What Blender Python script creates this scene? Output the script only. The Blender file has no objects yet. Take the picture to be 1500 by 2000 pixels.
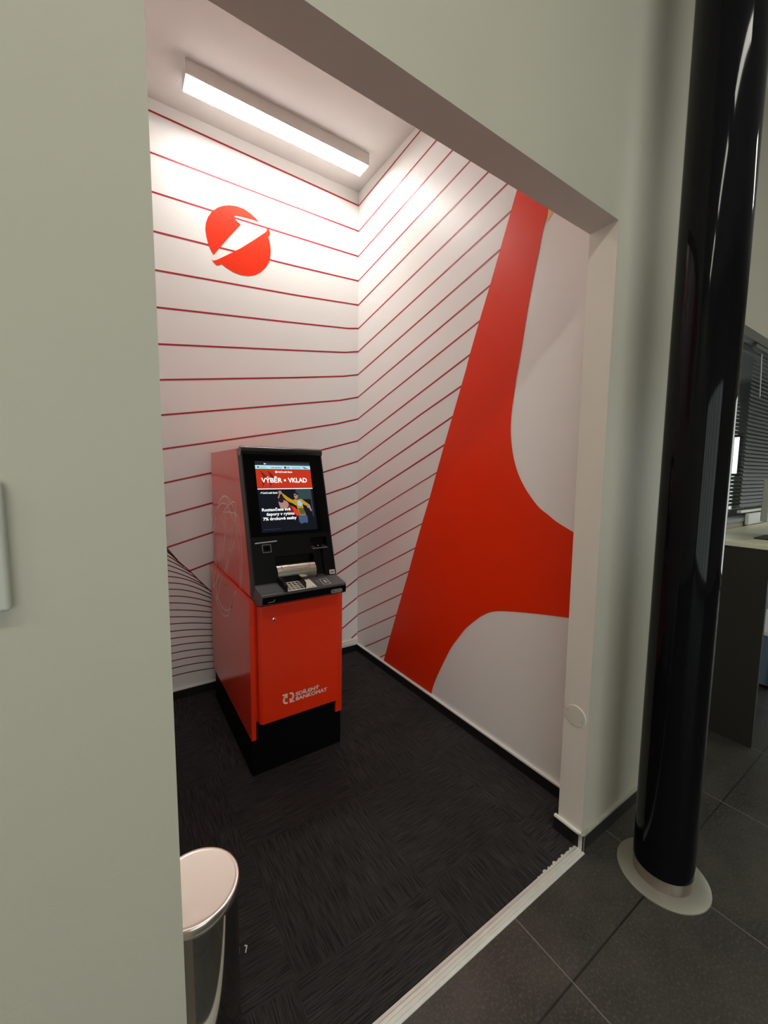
import bpy, bmesh, math, random
from mathutils import Vector, Matrix
from mathutils.geometry import tessellate_polygon

scene = bpy.context.scene
C = scene.collection

# ------------------------------------------------------------------ camera
cam_data = bpy.data.cameras.new('camera')
cam = bpy.data.objects.new('camera', cam_data)
C.objects.link(cam)
cam_data.sensor_fit = 'HORIZONTAL'
cam_data.sensor_width = 36.0
cam_data.lens = 18.9304
cam_data.clip_start = 0.02
CR = (0.830923, -0.55631, 0.009257)
CU = (0.045092, 0.083916, 0.995452)
CB = (-0.554557, -0.826727, 0.094813)
cam.matrix_world = Matrix(((CR[0], CU[0], CB[0], 0.0), (CR[1], CU[1], CB[1], 0.0),
                           (CR[2], CU[2], CB[2], 1.5), (0, 0, 0, 1)))
scene.camera = cam

# ------------------------------------------------------------------ world, exposure
world = bpy.data.worlds.new('world')
scene.world = world
world.use_nodes = True
bg = world.node_tree.nodes['Background']
bg.inputs[0].default_value = (0.88, 0.90, 0.88, 1)
bg.inputs[1].default_value = 3.3
scene.view_settings.view_transform = 'Standard'
scene.view_settings.look = 'None'
scene.view_settings.gamma = 1.0
scene.view_settings.exposure = 0.0
ALCOVE_LIGHT = 36.0
HALL_LIGHT = 26.0
OFFICE_LIGHT = 6.0
SCREEN_LIGHT = 0.9

# ------------------------------------------------------------------ measures (metres)
D, W, H = 2.870, 1.663, 3.640          # alcove: back wall y, right wall x, ceiling z
FR, FB = 0.793, 0.896                  # front wall: hall face, alcove face
J, L, O = 1.504, 0.0735, 2.386         # opening: right jamb, left edge, height
AL = -0.12                             # alcove left wall
HC = 3.98                              # hall ceiling
HX0, HX1, HY0 = -3.6, 7.0, -4.2        # hall
PY = 1.0                               # glazed partition plane
OX1, OY1 = 8.0, 4.6                    # office

# ------------------------------------------------------------------ helpers
def lin(c):
    return tuple(((v / 255) / 12.92 if v / 255 <= 0.04045 else ((v / 255 + 0.055) / 1.055) ** 2.4) for v in c)

def mat(name, col, rough=0.5, metal=0.0, coat=0.0, emit=None, es=1.0, spec=0.5, bump=0.0, bscale=60.0, var=0.0, vscale=8.0, coat_rough=0.03):
    m = bpy.data.materials.new(name)
    m.use_nodes = True
    nt = m.node_tree
    b = nt.nodes['Principled BSDF']
    b.inputs['Base Color'].default_value = (*col, 1)
    b.inputs['Roughness'].default_value = rough
    b.inputs['Metallic'].default_value = metal
    b.inputs['Coat Weight'].default_value = coat
    b.inputs['Coat Roughness'].default_value = coat_rough
    b.inputs['Specular IOR Level'].default_value = spec
    if emit is not None:
        b.inputs['Emission Color'].default_value = (*emit, 1)
        b.inputs['Emission Strength'].default_value = es
    tc = nt.nodes.new('ShaderNodeTexCoord')
    if var > 0:
        n = nt.nodes.new('ShaderNodeTexNoise'); n.inputs['Scale'].default_value = vscale
        n.inputs['Detail'].default_value = 5
        nt.links.new(tc.outputs['Object'], n.inputs['Vector'])
        mx = nt.nodes.new('ShaderNodeMix'); mx.data_type = 'RGBA'
        mx.inputs[6].default_value = (*[v * (1 - var) for v in col], 1)
        mx.inputs[7].default_value = (*[min(1, v * (1 + var)) for v in col], 1)
        nt.links.new(n.outputs['Fac'], mx.inputs[0])
        nt.links.new(mx.outputs[2], b.inputs['Base Color'])
    if bump > 0:
        n2 = nt.nodes.new('ShaderNodeTexNoise'); n2.inputs['Scale'].default_value = bscale
        n2.inputs['Detail'].default_value = 4
        nt.links.new(tc.outputs['Object'], n2.inputs['Vector'])
        bp = nt.nodes.new('ShaderNodeBump'); bp.inputs['Strength'].default_value = bump
        bp.inputs['Distance'].default_value = 0.002
        nt.links.new(n2.outputs['Fac'], bp.inputs['Height'])
        nt.links.new(bp.outputs['Normal'], b.inputs['Normal'])
    return m

class MB:
    """collects faces of several materials into one mesh"""
    def __init__(s): s.v = []; s.f = []; s.m = []
    def face(s, pts, m=0):
        i = len(s.v); s.v += [tuple(p) for p in pts]; s.f.append(tuple(range(i, i + len(pts)))); s.m.append(m)
    def box(s, a, b, m=0):
        x0, x1 = sorted((a[0], b[0])); y0, y1 = sorted((a[1], b[1])); z0, z1 = sorted((a[2], b[2]))
        i = len(s.v)
        s.v += [(x0,y0,z0),(x1,y0,z0),(x1,y1,z0),(x0,y1,z0),(x0,y0,z1),(x1,y0,z1),(x1,y1,z1),(x0,y1,z1)]
        for q in ((0,3,2,1),(4,5,6,7),(0,1,5,4),(1,2,6,5),(2,3,7,6),(3,0,4,7)):
            s.f.append(tuple(i + k for k in q)); s.m.append(m)
    def poly(s, pts, m=0):                                   # concave planar polygon
        i = len(s.v); s.v += [tuple(p) for p in pts]
        for t in tessellate_polygon([[Vector(p) for p in pts]]):
            s.f.append(tuple(i + k for k in t)); s.m.append(m)
    def prism(s, pts, vec, m=0):                             # extruded concave polygon
        n = len(pts); vec = Vector(vec)
        a = [Vector(p) for p in pts]; b = [p + vec for p in a]
        i = len(s.v); s.v += [tuple(p) for p in a + b]
        for t in tessellate_polygon([a]):
            s.f.append(tuple(i + k for k in t)); s.m.append(m)
            s.f.append(tuple(i + n + k for k in reversed(t))); s.m.append(m)
        for k in range(n):
            k2 = (k + 1) % n
            s.f.append((i + k, i + k2, i + n + k2, i + n + k)); s.m.append(m)
    def strip(s, pts, w, nrm, m=0):                          # flat line of width w
        pts = [Vector(p) for p in pts]; nrm = Vector(nrm); n = len(pts); i = len(s.v)
        for k, p in enumerate(pts):
            d1 = (p - pts[k - 1]).normalized() if k else None
            d2 = (pts[k + 1] - p).normalized() if k < n - 1 else None
            if d1 is None: d1 = d2
            if d2 is None: d2 = d1
            t = (d1 + d2).normalized() if (d1 + d2).length > 1e-6 else d1
            side = nrm.cross(t).normalized()
            c = max(0.35, side.dot(nrm.cross(d1).normalized()))
            s.v += [tuple(p + side * (w / 2 / c)), tuple(p - side * (w / 2 / c))]
        for k in range(n - 1):
            s.f.append((i + 2*k, i + 2*k + 1, i + 2*k + 3, i + 2*k + 2)); s.m.append(m)
    def lathe(s, prof, c, axis=(0,0,1), seg=48, m=0, cap=True):
        ax = Vector(axis).normalized()
        u = ax.orthogonal().normalized(); w = ax.cross(u); c = Vector(c); i = len(s.v)
        for r, h in prof:
            for k in range(seg):
                a = 2 * math.pi * k / seg
                s.v.append(tuple(c + ax * h + (u * math.cos(a) + w * math.sin(a)) * r))
        for j in range(len(prof) - 1):
            for k in range(seg):
                k2 = (k + 1) % seg
                s.f.append((i+j*seg+k, i+j*seg+k2, i+(j+1)*seg+k2, i+(j+1)*seg+k)); s.m.append(m)
        if cap:
            s.f.append(tuple(i + k for k in reversed(range(seg)))); s.m.append(m)
            b = i + (len(prof) - 1) * seg
            s.f.append(tuple(b + k for k in range(seg))); s.m.append(m)
    def rod(s, a, b, r, seg=12, m=0):
        a = Vector(a); b = Vector(b); s.lathe([(r, 0), (r, (b - a).length)], a, b - a, seg, m)
    def build(s, name, mats, parent=None, bevel=0.0, segs=2, smooth=False, offset=None, angle=35):
        me = bpy.data.meshes.new(name)
        vs = s.v
        me.from_pydata(vs, [], s.f)
        if not isinstance(mats, (list, tuple)): mats = [mats]
        for mm in mats: me.materials.append(mm)
        for p, k in zip(me.polygons, s.m): p.material_index = k
        bm = bmesh.new(); bm.from_mesh(me)
        bmesh.ops.remove_doubles(bm, verts=bm.verts, dist=1e-6)
        bmesh.ops.recalc_face_normals(bm, faces=bm.faces)
        bm.to_mesh(me); bm.free()
        o = bpy.data.objects.new(name, me); C.objects.link(o)
        if parent:
            o.parent = parent
            o.location = -Vector(parent_origin(parent))
        if bevel:
            bv = o.modifiers.new('bevel', 'BEVEL'); bv.width = bevel; bv.segments = segs
            bv.limit_method = 'ANGLE'; bv.angle_limit = math.radians(40); bv.harden_normals = True
            smooth = True
        if smooth:
            for p in me.polygons: p.use_smooth = True
            me.set_sharp_from_angle(angle=math.radians(angle))
        return o

def parent_origin(o):
    p = Vector((0, 0, 0))
    while o: p += o.location; o = o.parent
    return p

def tag(o, label=None, cat=None, group=None, kind=None):
    if label: o['label'] = label
    if cat: o['category'] = cat
    if group: o['group'] = group
    if kind: o['kind'] = kind
    return o

def thing(name, label, cat, loc, group=None):
    o = bpy.data.objects.new(name, None); C.objects.link(o)
    o.empty_display_size = 0.05
    o.location = loc
    return tag(o, label, cat, group)

def struct(o): o['kind'] = 'structure'; return o

def smooth(pts, n=5):
    """Catmull-Rom through 2-D points"""
    out = []
    P = [pts[0]] + list(pts) + [pts[-1]]
    for i in range(1, len(P) - 2):
        p0, p1, p2, p3 = P[i - 1], P[i], P[i + 1], P[i + 2]
        for k in range(n):
            t = k / n
            out.append(tuple(0.5 * (2 * p1[j] + (p2[j] - p0[j]) * t + (2 * p0[j] - 5 * p1[j] + 4 * p2[j] - p3[j]) * t * t
                             + (3 * p1[j] - p0[j] - 3 * p2[j] + p3[j]) * t ** 3) for j in (0, 1)))
    out.append(tuple(pts[-1]))
    return out

def text_faces(mb, txt, origin, xd, yd, width, height, m=0, bold=0.03, space=1.0):
    """adds the outlines of txt to mb, fitted to width x cap height, laid from origin"""
    cu = bpy.data.curves.new('t', 'FONT'); cu.body = txt; cu.offset = bold; cu.resolution_u = 3
    cu.space_character = space
    ob = bpy.data.objects.new('t', cu); C.objects.link(ob)
    dg = bpy.context.evaluated_depsgraph_get()
    me = bpy.data.meshes.new_from_object(ob.evaluated_get(dg))
    xs = [v.co.x for v in me.vertices]
    if not xs: return
    x0, x1 = min(xs), max(xs)
    cap = 0.73
    origin = Vector(origin); xd = Vector(xd); yd = Vector(yd); i = len(mb.v)
    for v in me.vertices:
        mb.v.append(tuple(origin + xd * ((v.co.x - x0) / (x1 - x0) * width) + yd * (v.co.y / cap * height)))
    for p in me.polygons:
        mb.f.append(tuple(i + k for k in p.vertices)); mb.m.append(m)
    bpy.data.objects.remove(ob); bpy.data.curves.remove(cu); bpy.data.meshes.remove(me)

# ------------------------------------------------------------------ materials
M = {}
M['wall_hall'] = mat('painted_wall_grey_green', (0.508, 0.484, 0.395), 0.55, bump=0.35, bscale=45, var=0.02, vscale=3)
M['wall_white'] = mat('white_mural_paper', (0.88, 0.86, 0.83), 0.42, bump=0.06, bscale=20)
M['line_red'] = mat('mural_line_crimson', lin((168, 18, 42)), 0.45)
M['line_dark'] = mat('mural_line_dark', lin((96, 16, 16)), 0.45)
M['mural_red'] = mat('mural_red', lin((238, 50, 6)), 0.38, spec=0.3, bump=0.05, bscale=14)
M['peach'] = mat('mural_peach', lin((240, 180, 120)), 0.4)
M['ceiling'] = mat('ceiling_white', (0.74, 0.70, 0.67), 0.8)
M['jamb'] = mat('opening_lining_paint', (0.74, 0.68, 0.60), 0.5, bump=0.15, bscale=60)
M['skirt_black'] = mat('black_skirting', (0.012, 0.011, 0.010), 0.35)
M['skirt_tile'] = mat('dark_tile_skirting', (0.016, 0.015, 0.013), 0.35, var=0.3, vscale=20)
M['white_trim'] = mat('white_trim', (0.85, 0.84, 0.80), 0.35)
M['cap_tile'] = mat('skirting_cap', (0.42, 0.42, 0.34), 0.4, var=0.3, vscale=40)
M['alu'] = mat('aluminium', (0.75, 0.74, 0.70), 0.35, 0.9)
M['strip'] = mat('threshold_metal', (0.80, 0.80, 0.74), 0.42, 0.35, var=0.1, vscale=30)
M['fixture'] = mat('fixture_body', (0.80, 0.76, 0.72), 0.5)
M['lamp'] = mat('alcove_diffuser', (1, 1, 1), 0.5, emit=(1.0, 0.975, 0.93), es=ALCOVE_LIGHT)
M['lamp_hall'] = mat('hall_diffuser', (1, 1, 1), 0.5, emit=(1.0, 0.99, 0.87), es=HALL_LIGHT)
M['lamp_office'] = mat('office_diffuser', (1, 1, 1), 0.5, emit=(0.95, 1.0, 0.95), es=OFFICE_LIGHT)
M['atm_red'] = mat('kiosk_red_lacquer', lin((234, 48, 5)), 0.30, coat=0.55, coat_rough=0.14)
M['atm_black'] = mat('kiosk_black_plastic', (0.0032, 0.0032, 0.0034), 0.36, spec=0.18)
M['atm_gloss'] = mat('kiosk_black_gloss', (0.004, 0.004, 0.0045), 0.05, spec=0.07)
M['frame_side'] = mat('kiosk_frame_side', (0.018, 0.018, 0.019), 0.4, spec=0.3)
M['rail_gloss'] = mat('head_rail_gloss', (0.006, 0.006, 0.006), 0.16, spec=0.9)
M['atm_grey'] = mat('kiosk_dark_grey', (0.055, 0.054, 0.058), 0.32)
M['plinth'] = mat('plinth_black', (0.0025, 0.0025, 0.0028), 0.6, spec=0.08)
M['silver'] = mat('brushed_silver', (0.72, 0.68, 0.62), 0.24, 1.0)
M['silver_dark'] = mat('satin_silver', (0.35, 0.35, 0.36), 0.35, 0.8)
M['mark'] = mat('mark_cream', lin((255, 236, 222)), 0.5)
M['logo_white'] = mat('lettering_cream', lin((228, 205, 190)), 0.5)
M['label_cream'] = mat('label_cream', (0.75, 0.72, 0.62), 0.4)
M['key_line'] = mat('key_print', (0.05, 0.05, 0.05), 0.5)
M['yellow'] = mat('key_yellow', (0.70, 0.60, 0.22), 0.5)
M['column'] = mat('black_gloss_column', (0.0045, 0.0045, 0.006), 0.06, spec=0.15, bump=0.04, bscale=7)
M['collar'] = mat('column_collar_steel', (0.40, 0.35, 0.31), 0.28, 0.85, bump=0.1, bscale=8)
M['ring'] = mat('floor_ring_steel', (0.34, 0.33, 0.275), 0.42, 0.45, var=0.1, vscale=10)
M['chrome'] = mat('bin_chrome', (0.42, 0.41, 0.385), 0.07, 1.0)
M['lid'] = mat('bin_lid_steel', (0.92, 0.87, 0.79), 0.26, 1.0, var=0.05, vscale=6)
M['plate'] = mat('cover_plate_plastic', (0.66, 0.63, 0.54), 0.35)
M['unit'] = mat('wall_unit_plastic', (0.50, 0.51, 0.44), 0.4)
M['counter_top'] = mat('counter_top_cream', (0.74, 0.73, 0.55), 0.35)
M['counter_edge'] = mat('counter_edge', (0.45, 0.44, 0.36), 0.4)
M['counter_dark'] = mat('counter_dark_panel', (0.022, 0.020, 0.016), 0.45)
M['frame_grey'] = mat('partition_frame_grey', (0.13, 0.13, 0.12), 0.4)
M['slat'] = mat('blind_slat_grey', (0.10, 0.112, 0.108), 0.5)
M['office_wall'] = mat('office_wall', (0.42, 0.46, 0.40), 0.7)
M['cab_grey'] = mat('cabinet_grey_green', (0.40, 0.45, 0.38), 0.45)
M['monitor'] = mat('monitor_shell_grey', (0.36, 0.37, 0.34), 0.4)
M['blue_grey'] = mat('blue_grey_panel', (0.12, 0.16, 0.22), 0.5)
M['pale_blue'] = mat('pale_blue_panel', (0.35, 0.50, 0.58), 0.5)
M['white_board'] = mat('white_board', (0.75, 0.76, 0.72), 0.4)
M['paper'] = mat('mark_white', (0.8, 0.8, 0.8), 0.6)

def glass_mat():
    m = bpy.data.materials.new('clear_glass'); m.use_nodes = True
    nt = m.node_tree; nt.nodes.clear()
    out = nt.nodes.new('ShaderNodeOutputMaterial')
    tr = nt.nodes.new('ShaderNodeBsdfTransparent'); tr.inputs[0].default_value = (0.93, 0.955, 0.955, 1)
    gl = nt.nodes.new('ShaderNodeBsdfGlossy'); gl.inputs['Roughness'].default_value = 0.02
    fr = nt.nodes.new('ShaderNodeFresnel'); ge = nt.nodes.new('ShaderNodeNewGeometry')
    mr = nt.nodes.new('ShaderNodeMapRange'); mr.inputs['To Min'].default_value = 1.45; mr.inputs['To Max'].default_value = 1 / 1.45
    nt.links.new(ge.outputs['Backfacing'], mr.inputs['Value']); nt.links.new(mr.outputs[0], fr.inputs[0])
    mx = nt.nodes.new('ShaderNodeMixShader')
    nt.links.new(fr.outputs[0], mx.inputs[0]); nt.links.new(tr.outputs[0], mx.inputs[1])
    nt.links.new(gl.outputs[0], mx.inputs[2]); nt.links.new(mx.outputs[0], out.inputs[0])
    return m
M['glass'] = glass_mat()

def N(nt, t, **k):
    n = nt.nodes.new(t)
    for a, b in k.items(): setattr(n, a, b)
    return n

def math_node(nt, op, a, b=None, c=None):
    n = nt.nodes.new('ShaderNodeMath'); n.operation = op
    for i, v in enumerate((a, b, c)):
        if v is None: continue
        if isinstance(v, (int, float)): n.inputs[i].default_value = v
        else: nt.links.new(v, n.inputs[i])
    return n.outputs[0]

def mixc(nt, f, a, b):
    n = nt.nodes.new('ShaderNodeMix'); n.data_type = 'RGBA'
    if isinstance(f, (int, float)): n.inputs[0].default_value = f
    else: nt.links.new(f, n.inputs[0])
    for i, v in ((6, a), (7, b)):
        if isinstance(v, tuple): n.inputs[i].default_value = (*v, 1)
        else: nt.links.new(v, n.inputs[i])
    return n.outputs[2]

def noise(nt, vec, scale, detail=4, rough=0.55):
    n = nt.nodes.new('ShaderNodeTexNoise'); n.inputs['Scale'].default_value = scale
    n.inputs['Detail'].default_value = detail; n.inputs['Roughness'].default_value = rough
    nt.links.new(vec, n.inputs['Vector']); return n.outputs['Fac']

def ramp(nt, f, lo, hi):
    n = nt.nodes.new('ShaderNodeMapRange'); n.inputs['From Min'].default_value = lo; n.inputs['From Max'].default_value = hi
    nt.links.new(f, n.inputs['Value']); return n.outputs[0]

def tile_mat():
    """0.605 m slate-look floor tiles; joints running to and fro are pale and thin, the crossing ones dark"""
    m = bpy.data.materials.new('slate_floor_tiles'); m.use_nodes = True
    nt = m.node_tree; b = nt.nodes['Principled BSDF']
    g = N(nt, 'ShaderNodeNewGeometry'); sp = N(nt, 'ShaderNodeSeparateXYZ')
    nt.links.new(g.outputs['Position'], sp.inputs[0])
    T = 0.605
    def joint(o, off, w):
        f = math_node(nt, 'FRACT', math_node(nt, 'DIVIDE', math_node(nt, 'ADD', o, 60.5 - off), T))
        d = math_node(nt, 'ABSOLUTE', math_node(nt, 'SUBTRACT', f, 0.5))
        return math_node(nt, 'GREATER_THAN', d, 0.5 - w / T / 2)
    jx = joint(sp.outputs[0], 1.069, 0.004); jy = joint(sp.outputs[1], 0.563, 0.006)
    cx = math_node(nt, 'FLOOR', math_node(nt, 'DIVIDE', math_node(nt, 'ADD', sp.outputs[0], 60.5 - 1.069), T))
    cy = math_node(nt, 'FLOOR', math_node(nt, 'DIVIDE', math_node(nt, 'ADD', sp.outputs[1], 60.5 - 0.563), T))
    cb = N(nt, 'ShaderNodeCombineXYZ'); nt.links.new(cx, cb.inputs[0]); nt.links.new(cy, cb.inputs[1])
    wn = N(nt, 'ShaderNodeTexWhiteNoise', noise_dimensions='3D'); nt.links.new(cb.outputs[0], wn.inputs[0])
    n1 = noise(nt, g.outputs['Position'], 4.5, 6, 0.62)
    n2 = noise(nt, g.outputs['Position'], 120, 4, 0.7)
    base = mixc(nt, ramp(nt, n1, 0.3, 0.7), (0.024, 0.022, 0.018), (0.070, 0.063, 0.052))
    sp2 = mixc(nt, ramp(nt, n2, 0.5, 0.78), base, (0.14, 0.13, 0.11))
    tone = mixc(nt, math_node(nt, 'MULTIPLY', wn.outputs[0], 0.25), sp2, (0.028, 0.030, 0.026))
    c1 = mixc(nt, jy, tone, (0.012, 0.011, 0.009)); c2 = mixc(nt, jx, c1, (0.19, 0.175, 0.155))
    nt.links.new(c2, b.inputs['Base Color'])
    b.inputs['Roughness'].default_value = 0.42
    bp = N(nt, 'ShaderNodeBump'); bp.inputs['Strength'].default_value = 0.35; bp.inputs['Distance'].default_value = 0.002
    h = math_node(nt, 'SUBTRACT', math_node(nt, 'MULTIPLY', n1, 1.2), math_node(nt, 'MULTIPLY', math_node(nt, 'MAXIMUM', jx, jy), 0.6))
    h = math_node(nt, 'ADD', h, math_node(nt, 'MULTIPLY', n2, 0.5))
    nt.links.new(h, bp.inputs['Height']); nt.links.new(bp.outputs['Normal'], b.inputs['Normal'])
    return m

def carpet_mat():
    """0.5 m carpet tiles laid quarter-turned, each with fine uneven ribs"""
    m = bpy.data.materials.new('charcoal_carpet_tiles'); m.use_nodes = True
    nt = m.node_tree; b = nt.nodes['Principled BSDF']
    g = N(nt, 'ShaderNodeNewGeometry'); sp = N(nt, 'ShaderNodeSeparateXYZ')
    nt.links.new(g.outputs['Position'], sp.inputs[0])
    T = 0.5
    cx = math_node(nt, 'FLOOR', math_node(nt, 'DIVIDE', math_node(nt, 'ADD', sp.outputs[0], 10.12), T))
    cy = math_node(nt, 'FLOOR', math_node(nt, 'DIVIDE', math_node(nt, 'ADD', sp.outputs[1], 10.485), T))
    par = math_node(nt, 'MODULO', math_node(nt, 'ADD', cx, cy), 2.0)
    def streak(sx, sy):
        mp = N(nt, 'ShaderNodeMapping'); mp.inputs['Scale'].default_value = (sx, sy, 1)
        nt.links.new(g.outputs['Position'], mp.inputs[0])
        return noise(nt, mp.outputs[0], 1.0, 3, 0.7)
    sa = streak(230, 9); sb = streak(9, 230)
    st = N(nt, 'ShaderNodeMix', data_type='FLOAT'); nt.links.new(par, st.inputs[0]); nt.links.new(sa, st.inputs[2]); nt.links.new(sb, st.inputs[3])
    s = st.outputs[0]
    pile = noise(nt, g.outputs['Position'], 420, 2, 0.8)
    patch = noise(nt, g.outputs['Position'], 3.0, 2, 0.5)
    c = mixc(nt, ramp(nt, s, 0.38, 0.66), (0.013, 0.0125, 0.0125), (0.070, 0.067, 0.066))
    c = mixc(nt, ramp(nt, pile, 0.45, 0.8), c, (0.042, 0.039, 0.037))
    c = mixc(nt, math_node(nt, 'MULTIPLY', ramp(nt, patch, 0.35, 0.7), 0.35), c, (0.013, 0.013, 0.013))
    nt.links.new(c, b.inputs['Base Color'])
    b.inputs['Roughness'].default_value = 0.95; b.inputs['Specular IOR Level'].default_value = 0.15
    bp = N(nt, 'ShaderNodeBump'); bp.inputs['Strength'].default_value = 0.8; bp.inputs['Distance'].default_value = 0.003
    nt.links.new(math_node(nt, 'ADD', s, math_node(nt, 'MULTIPLY', pile, 0.6)), bp.inputs['Height'])
    nt.links.new(bp.outputs['Normal'], b.inputs['Normal'])
    return m
M['tile'] = tile_mat(); M['carpet'] = carpet_mat()

def lit(name, c, k=1.0):
    e = lin(c)
    return mat('screen_' + name, (0.002, 0.002, 0.002), 0.12, spec=0.07, emit=e, es=SCREEN_LIGHT * k)
# ------------------------------------------------------------------ printed wall graphics, in metres on their walls
BACK_LINES = [[(0.267, 3.5699), (1.6667, 3.5458)], [(0.2631, 3.3445), (1.6674, 3.3607)], [(0.2624, 3.1306), (0.5999, 3.1404), (1.1613, 3.1589), (1.6635, 3.1759)], [(0.259, 2.9121), (0.5634, 2.9276), (1.159, 2.9623), (1.6642, 2.9942)], [(0.2584, 2.6938), (1.1567, 2.7648), (1.6097, 2.8094), (1.6649, 2.8144)], [(0.2608, 2.4813), (1.1544, 2.5738), (1.5737, 2.6197), (1.6655, 2.6372)], [(0.2607, 2.2674), (1.1522, 2.3824), (1.5422, 2.4337), (1.6662, 2.4604)], [(0.2635, 2.0564), (1.1499, 2.1905), (1.5332, 2.2523), (1.6621, 2.2819)], [(0.2609, 1.8443), (1.1477, 2.0019), (1.5016, 2.0651), (1.6628, 2.1063)], [(0.2614, 1.637), (1.1455, 1.8131), (1.47, 1.8819), (1.6634, 1.9349)], [(0.2591, 1.4263), (0.5393, 1.4923), (1.3252, 1.6705), (1.664, 1.7617)], [(0.2598, 1.2204), (0.5365, 1.292), (1.35, 1.503), (1.6646, 1.5971)], [(0.2609, 1.0178), (0.5372, 1.0957), (1.3752, 1.3322), (1.5749, 1.3899), (1.6652, 1.4266)], [(0.3915, 0.852), (0.5345, 0.8935), (1.3965, 1.1685), (1.6707, 1.2691)], [(1.0535, 0.8451), (1.425, 1.0038), (1.6713, 1.1016)], [(1.0511, 0.6694), (1.4449, 0.8444), (1.5413, 0.8836), (1.6743, 0.9417)], [(1.0486, 0.492), (1.4674, 0.6845), (1.675, 0.7805)], [(1.0463, 0.3328), (1.5451, 0.5557), (1.6731, 0.6221)], [(1.2114, 0.2443), (1.5298, 0.3889), (1.6712, 0.4618)], [(1.3877, 0.1584), (1.5279, 0.2273), (1.6693, 0.307)], [(1.6074, 0.1199), (1.6718, 0.1521)]]
RIGHT_LINES = [[(2.8637, 3.5414), (2.1233, 3.5918)], [(2.8625, 3.3559), (1.9668, 3.4418)], [(2.8692, 3.1754), (1.8262, 3.3037)], [(2.868, 2.9932), (1.6856, 3.1651)], [(2.8668, 2.813), (1.552, 3.0357)], [(2.8657, 2.6347), (1.4297, 2.9103)], [(2.8646, 2.4586), (1.3925, 2.7722)], [(2.8715, 2.2824), (1.4572, 2.6196)], [(2.8704, 2.1064), (1.5203, 2.4688)], [(2.8694, 1.9348), (1.5841, 2.3121)], [(2.8683, 1.7615), (1.6449, 2.1541)], [(2.8673, 1.597), (2.0752, 1.8761), (1.7098, 1.9947)], [(2.8662, 1.4267), (1.7706, 1.8332)], [(2.8569, 1.2701), (1.8353, 1.6742)], [(2.8558, 1.1036), (1.8993, 1.5089)], [(2.8506, 0.9455), (1.9648, 1.3439)], [(2.8496, 0.7856), (2.0343, 1.176)], [(2.8528, 0.6273), (2.1025, 1.0043)], [(2.856, 0.4669), (2.1632, 0.8343)], [(2.8593, 0.3114), (2.2361, 0.6589)], [(2.8549, 0.1592), (2.307, 0.4811)], [(2.7406, 0.0807), (2.3752, 0.3019)], [(2.5176, 0.0772), (2.4471, 0.1255)]]
SWOOSH = [[(0.26, 1.0158), (0.3277, 0.9238), (0.3919, 0.8526), (0.4476, 0.7804), (0.5077, 0.707)], [(0.2594, 0.9991), (0.2751, 0.9844), (0.291, 0.9688), (0.307, 0.9522), (0.323, 0.9346)], [(0.2602, 0.9726), (0.2853, 0.953), (0.3106, 0.9315), (0.3361, 0.908), (0.3619, 0.8824)], [(0.261, 0.9427), (0.2943, 0.922), (0.328, 0.898), (0.3621, 0.8708), (0.3968, 0.8403)], [(0.2617, 0.9088), (0.3045, 0.8869), (0.348, 0.8605), (0.3923, 0.8295), (0.4374, 0.7937)], [(0.2622, 0.872), (0.3146, 0.8494), (0.3682, 0.8205), (0.4228, 0.785), (0.4788, 0.7426)], [(0.2626, 0.8323), (0.3219, 0.8174), (0.3824, 0.7917), (0.4443, 0.7547), (0.5077, 0.7058)], [(0.263, 0.7907), (0.322, 0.7785), (0.3823, 0.7564), (0.4439, 0.7239), (0.5069, 0.6806)], [(0.2633, 0.7484), (0.322, 0.7381), (0.382, 0.7192), (0.4434, 0.6916), (0.5062, 0.6548)], [(0.2636, 0.7038), (0.3219, 0.6934), (0.3816, 0.677), (0.4427, 0.6542), (0.5053, 0.6247)], [(0.2639, 0.6589), (0.3218, 0.6484), (0.3812, 0.6335), (0.4419, 0.614), (0.5042, 0.5897)], [(0.264, 0.6116), (0.3217, 0.6013), (0.3807, 0.5883), (0.4412, 0.5726), (0.5032, 0.5541)], [(0.2643, 0.5653), (0.3215, 0.5556), (0.3802, 0.5442), (0.4404, 0.531), (0.502, 0.516)], [(0.2644, 0.5177), (0.3215, 0.5109), (0.3798, 0.5015), (0.4396, 0.4895), (0.5008, 0.4747)], [(0.2646, 0.4682), (0.3213, 0.463), (0.3793, 0.4554), (0.4387, 0.4451), (0.4995, 0.4321)], [(0.2647, 0.4197), (0.3221, 0.4161), (0.3808, 0.4099), (0.4409, 0.4007), (0.5024, 0.3885)], [(0.2648, 0.3692), (0.3228, 0.3675), (0.3822, 0.3627), (0.443, 0.3547), (0.5053, 0.3435)], [(0.265, 0.3197), (0.3236, 0.3195), (0.3837, 0.3156), (0.4451, 0.308), (0.5081, 0.2965)], [(0.265, 0.2677), (0.3244, 0.2686), (0.3851, 0.2659), (0.4472, 0.2595), (0.5109, 0.2492)], [(0.2652, 0.2173), (0.3251, 0.2185), (0.3865, 0.2164), (0.4493, 0.2109), (0.5137, 0.2018)], [(0.2652, 0.1655), (0.3258, 0.1661), (0.3878, 0.1642), (0.4513, 0.1598), (0.5165, 0.1529)]]
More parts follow.
